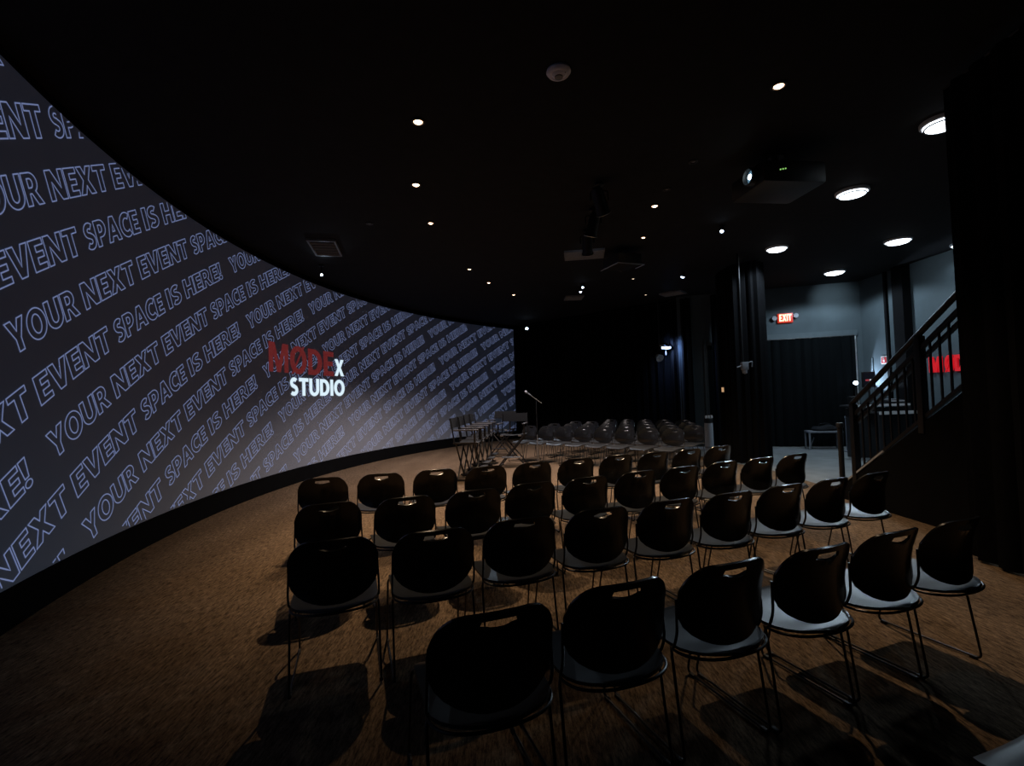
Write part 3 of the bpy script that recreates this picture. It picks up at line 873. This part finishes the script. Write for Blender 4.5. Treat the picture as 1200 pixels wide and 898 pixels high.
# exit sign
pe = wall_xy(7.29) + WN * .03
t = empty('exit_sign', (pe.x, pe.y, 3.26), wrz); tag(t, 'lit red exit sign with two emergency lamp heads on the grey wall', 'exit sign')
MB().box((0, 0, .12), (.36, .06, .25), bev=.01).build('housing', M['redsign'], t)
lt = MB()
x = -.135
for loops in layout('EXIT', 0, 2.45):
    filled(lt, loops, lambda px, py: Vector((-.145 + px * .118, -.036, .035 + py * .185)))
lt.build('letters', M['exitletter'], t, False)
for sx, dz in ((-.26, .13), (.25, .17)):
    MB().tube([(sx * .62, 0, .12 + dz * .2), (sx, 0, dz)], .015, 8).build('arm', M['pale'], t)
    MB().lathe([(0, -.05), (.05, -.05), (.062, .02), (.058, .035), (0, .03)], (sx, -.02, dz), 18, (0, -1, -.15)).build('lamp_head', M['pale'], t)
# red wall sign on the right wall (faces -x)
t = empty('letter_sign', (8.93, 10.36, 1.75)); tag(t, 'red lit letter sign on the grey wall behind the stair railing', 'sign')
def sgn(y0, z0, sx, sz): return lambda px, py: Vector((0.0, -(y0 + px * sx), z0 + py * sz))
pos = [('M', 0.0, .30), ('O', .375, .20), ('D', .60, .20), ('E', .83, .17)]
for ch, y0, wd in pos:
    wl, loops = G[ch]
    k = wd / wl
    w = MB()
    filled(w, loops, lambda px, py: Vector((0.0, -(y0 + px * k), py * .33)))
    if ch == 'O':
        filled(w, [[(px, py) for px, py in SLASH]], lambda px, py: Vector((-.012, -(y0 + px * k), py * .33)))
    r = bmesh.ops.extrude_face_region(w.bm, geom=w.bm.faces[:])
    bmesh.ops.translate(w.bm, vec=(-.04, 0, 0), verts=[g for g in r['geom'] if isinstance(g, bmesh.types.BMVert)])
    w.build('letter', M['redneon'], t, False)
# fire notice
t = empty('wall_notice', (8.935, 11.64, 2.03)); tag(t, 'small red and white square notice on the lit patch of grey wall', 'sign')
MB().box((0, 0, .09), (.012, .20, .19), bev=.003).build('border', M['white'], t)
MB().box((-.008, 0, .09), (.008, .155, .145)).build('red_face', M['firered'], t)
MB().lathe([(0, 0), (.016, 0), (.016, .03), (0, .04)], (-.014, 0, .115), 12).box((-.013, 0, .072), (.006, .05, .06)).build('pictogram', M['white'], t)

# ================================================================= STAIRCASE
st = empty('staircase', (4.45, 6.37, 0)); tag(st, 'black sided staircase rising towards the camera beside the near curtain', 'staircase')
RISE, RUN, SX0, SX1 = .18, .26, 4.47, 5.62
SY = 6.60
NST = 16
def stp(o): o.parent = st; o.location = -Vector((4.45, 6.37, 0)); return o
for i in range(NST):
    y1 = SY - RUN * i; z = RISE * (i + 1)
    stp(MB().box(((SX0 + SX1) / 2, y1 - RUN / 2 + .01, z - .018), (SX1 - SX0, RUN + .03, .036), bev=.004).build('tread', M['tread'], None))
    stp(MB().box(((SX0 + SX1) / 2, y1 - .012, z - RISE / 2 - .018), (SX1 - SX0, .02, RISE - .036)).build('riser', M['charcoal'], None))
for xx in (SX0 - .045, SX1 + .005):
    prof = [(SY + .02, 0), (SY + .02, .06)]
    prof += [(SY - .05, RISE + .05), (SY - RUN * NST, RISE * NST + .12), (SY - RUN * NST, 0)]
    stp(MB().prism(prof, lambda p: Vector((xx, p[0], p[1])), lambda p: Vector((xx + .04, p[0], p[1]))).build('side_panel', M['black'], None, False))
stripm = MB()  # pale strip put in for the lit band below the bottom rail
a = Vector((SX0 + .0, SY - .06, RISE + .075)); c = Vector((SX0 + .0, 5.86, RISE + .075 + (SY - .06 - 5.86) * .69)); d = c - a
stripm.box(tuple((a + c) / 2), (.11, d.length, .02), rot=Matrix.Rotation(-math.atan2(d.z, -d.y), 3, 'X'))
stp(stripm.build('lit_strip', M['pale'], None))
rl = empty('stair_railing', (4.45, 6.37, 0)); tag(rl, 'black steel railing with upright balusters along the staircase side', 'railing')
def rlp(o): o.parent = rl; o.location = -Vector((4.45, 6.37, 0)); return o
SLP = .70
def line(z0, y): return z0 + SLP * (6.37 - y)
yt = 2.6
rlp(MB().tube([(4.45, 6.40, line(1.30, 6.40)), (4.45, yt, line(1.30, yt))], .032, 12).build('handrail', M['rail'], None))
def rbar(name, z0, hw_, hh, x=4.45):
    a = Vector((x, 6.37, line(z0, 6.37))); c = Vector((x, yt, line(z0, yt)))
    mbx = MB(); d = c - a
    ang = math.atan2(d.z, -d.y)
    mbx.box((x, (a.y + c.y) / 2, (a.z + c.z) / 2), (hw_, d.length, hh), rot=Matrix.Rotation(-ang, 3, 'X'), bev=.004)
    return rlp(mbx.build(name, M['rail'], None))
rbar('guard_rail', 1.13, .045, .045)
rbar('guard_rail', 1.03, .04, .04, 4.475)
rbar('bottom_rail', .38, .045, .04)
y = 6.22
k = 0
while y > yt + .1:
    if abs(y - 5.29) > .05:
        rlp(MB().box((4.45, y, (line(.38, y) + line(1.13, y)) / 2), (.018, .018, .75)).build('baluster', M['rail'], None))
    y -= .118
for yy, zb in ((6.37, .0), (5.29, line(.22, 5.29)), (4.2, line(.22, 4.2))):
    z1 = line(1.27, yy)
    rlp(MB().box((4.45, yy, (zb + z1) / 2), (.075, .075, z1 - zb), bev=.006).lathe([(.05, z1 - .01), (.05, z1 + .01), (0, z1 + .012)], (4.45, yy, 0), 16).build('newel_post', M['rail'], None))

# ================================================================= CONTROL DESK BEHIND THE STAIRS
dk = empty('control_desk', (7.6, 10.35, 0)); tag(dk, 'dark control desk with two pale edged tops behind the stair railing', 'desk')
MB().box((.22, .10, .525), (1.20, .30, 1.05), bev=.01).build('cabinet', M['charcoal'], dk)
MB().box((.10, .04, 1.10), (1.26, .32, .035), bev=.004).build('upper_top', M['charcoal'], dk)
MB().box((.10, -.13, 1.10), (1.26, .02, .045)).build('upper_edge', M['white'], dk)
MB().box((.33, -.30, .955), (1.10, .44, .035), bev=.004).build('lower_top', M['charcoal'], dk)
MB().box((.33, -.53, .955), (1.10, .02, .06)).build('lower_edge', M['white'], dk)
for sx in (-.18, .84):
    MB().box((sx, -.48, .468), (.05, .05, .936)).build('leg', M['charcoal'], dk)
mn = empty('monitor', (7.62, 10.40, 1.120), R_(14)); tag(mn, 'black monitor showing a small red and white logo, on the control desk', 'monitor')
MB().lathe([(0, 0), (.09, 0), (.09, .012), (.02, .02), (.02, .36), (0, .36)], n=18).build('stand', M['blackmetal'], mn)
MB().box((0, 0, .53), (.34, .04, .33), bev=.01).build('casing', M['blackmetal'], mn)
MB().box((0, -.022, .53), (.30, .006, .28)).build('screen', M['mon'], mn)
w = MB()
for loops in layout('MODE', 0, 4.3): filled(w, loops, lambda px, py: Vector((-.11 + px * .022, -.027, .50 + py * .032)))
w.build('red_word', M['monred'], mn, False)
w = MB()
for loops in layout('STUDIO', 0, 5.0): filled(w, loops, lambda px, py: Vector((0.0 + px * .022, -.027, .502 + py * .032)))
w.build('white_word', M['monwhite'], mn, False)
t = empty('mixing_console', (8.10, 10.40, 1.128)); tag(t, 'low dark mixing console with pale front lip on the control desk', 'console')
MB().box((0, 0, .045), (.36, .26, .07), rot=Matrix.Rotation(R_(8), 3, 'X'), bev=.01).build('body', M['charcoal'], t)
MB().box((0, -.138, .05), (.34, .014, .02)).build('front_lip', M['paleedge'], t)
for k in range(7): MB().box((-.14 + k * .045, 0, .092), (.012, .03, .012)).build('fader', M['pale'], t)
t = empty('desk_speaker', (7.26, 10.40, 1.120)); tag(t, 'small black box with white knobs on the control desk beside the monitor', 'speaker')
MB().box((0, 0, .09), (.14, .16, .18), bev=.015).build('cabinet', M['blackmetal'], t)
MB().lathe([(.04, 0), (.044, .008), (.025, .004), (0, .002)], (0, -.08, .065), 20, (0, -1, 0)).build('speaker_cone', M['vent'], t)
for dz in (.125, .155): MB().lathe([(.018, 0), (.016, .012), (0, .014)], (.02, -.08, dz), 14, (0, -1, 0)).build('knob', M['white'], t)
# clip lamp at the edge of the doorway lighting the wall beyond it
t = empty('work_lamp', (8.56, 12.14, 0)); tag(t, 'bright white work lamp on a thin stand at the edge of the doorway drape', 'lamp')
MB().lathe([(0, 0), (.13, 0), (.13, .015), (.03, .03), (0, .03)], n=20).build('base', M['blackmetal'], t)
MB().tube([(0, 0, .02), (0, 0, 1.52)], .012, 10).build('pole', M['blackmetal'], t)
h = MB().lathe([(0, -.06), (.04, -.06), (.085, .05), (.08, .05), (.035, -.05), (0, -.05)], (0, 0, 1.58), 20, (.55, -.83, .05)).build('shade', M['blackmetal'], t)
MB().lathe([(0, .06), (.035, .045), (.05, .01), (.04, -.03), (0, -.05)], (-.03, -.06, 1.60), 18, (-.2, -.9, .05)).build('bulb', M['coollens'], h)
s = spot('lamp', (.05, -.05, 1.6), (.35, -.38, 1.80), 75, (.62, .78, 1.0), R_(95), .15, .02); s.parent = t
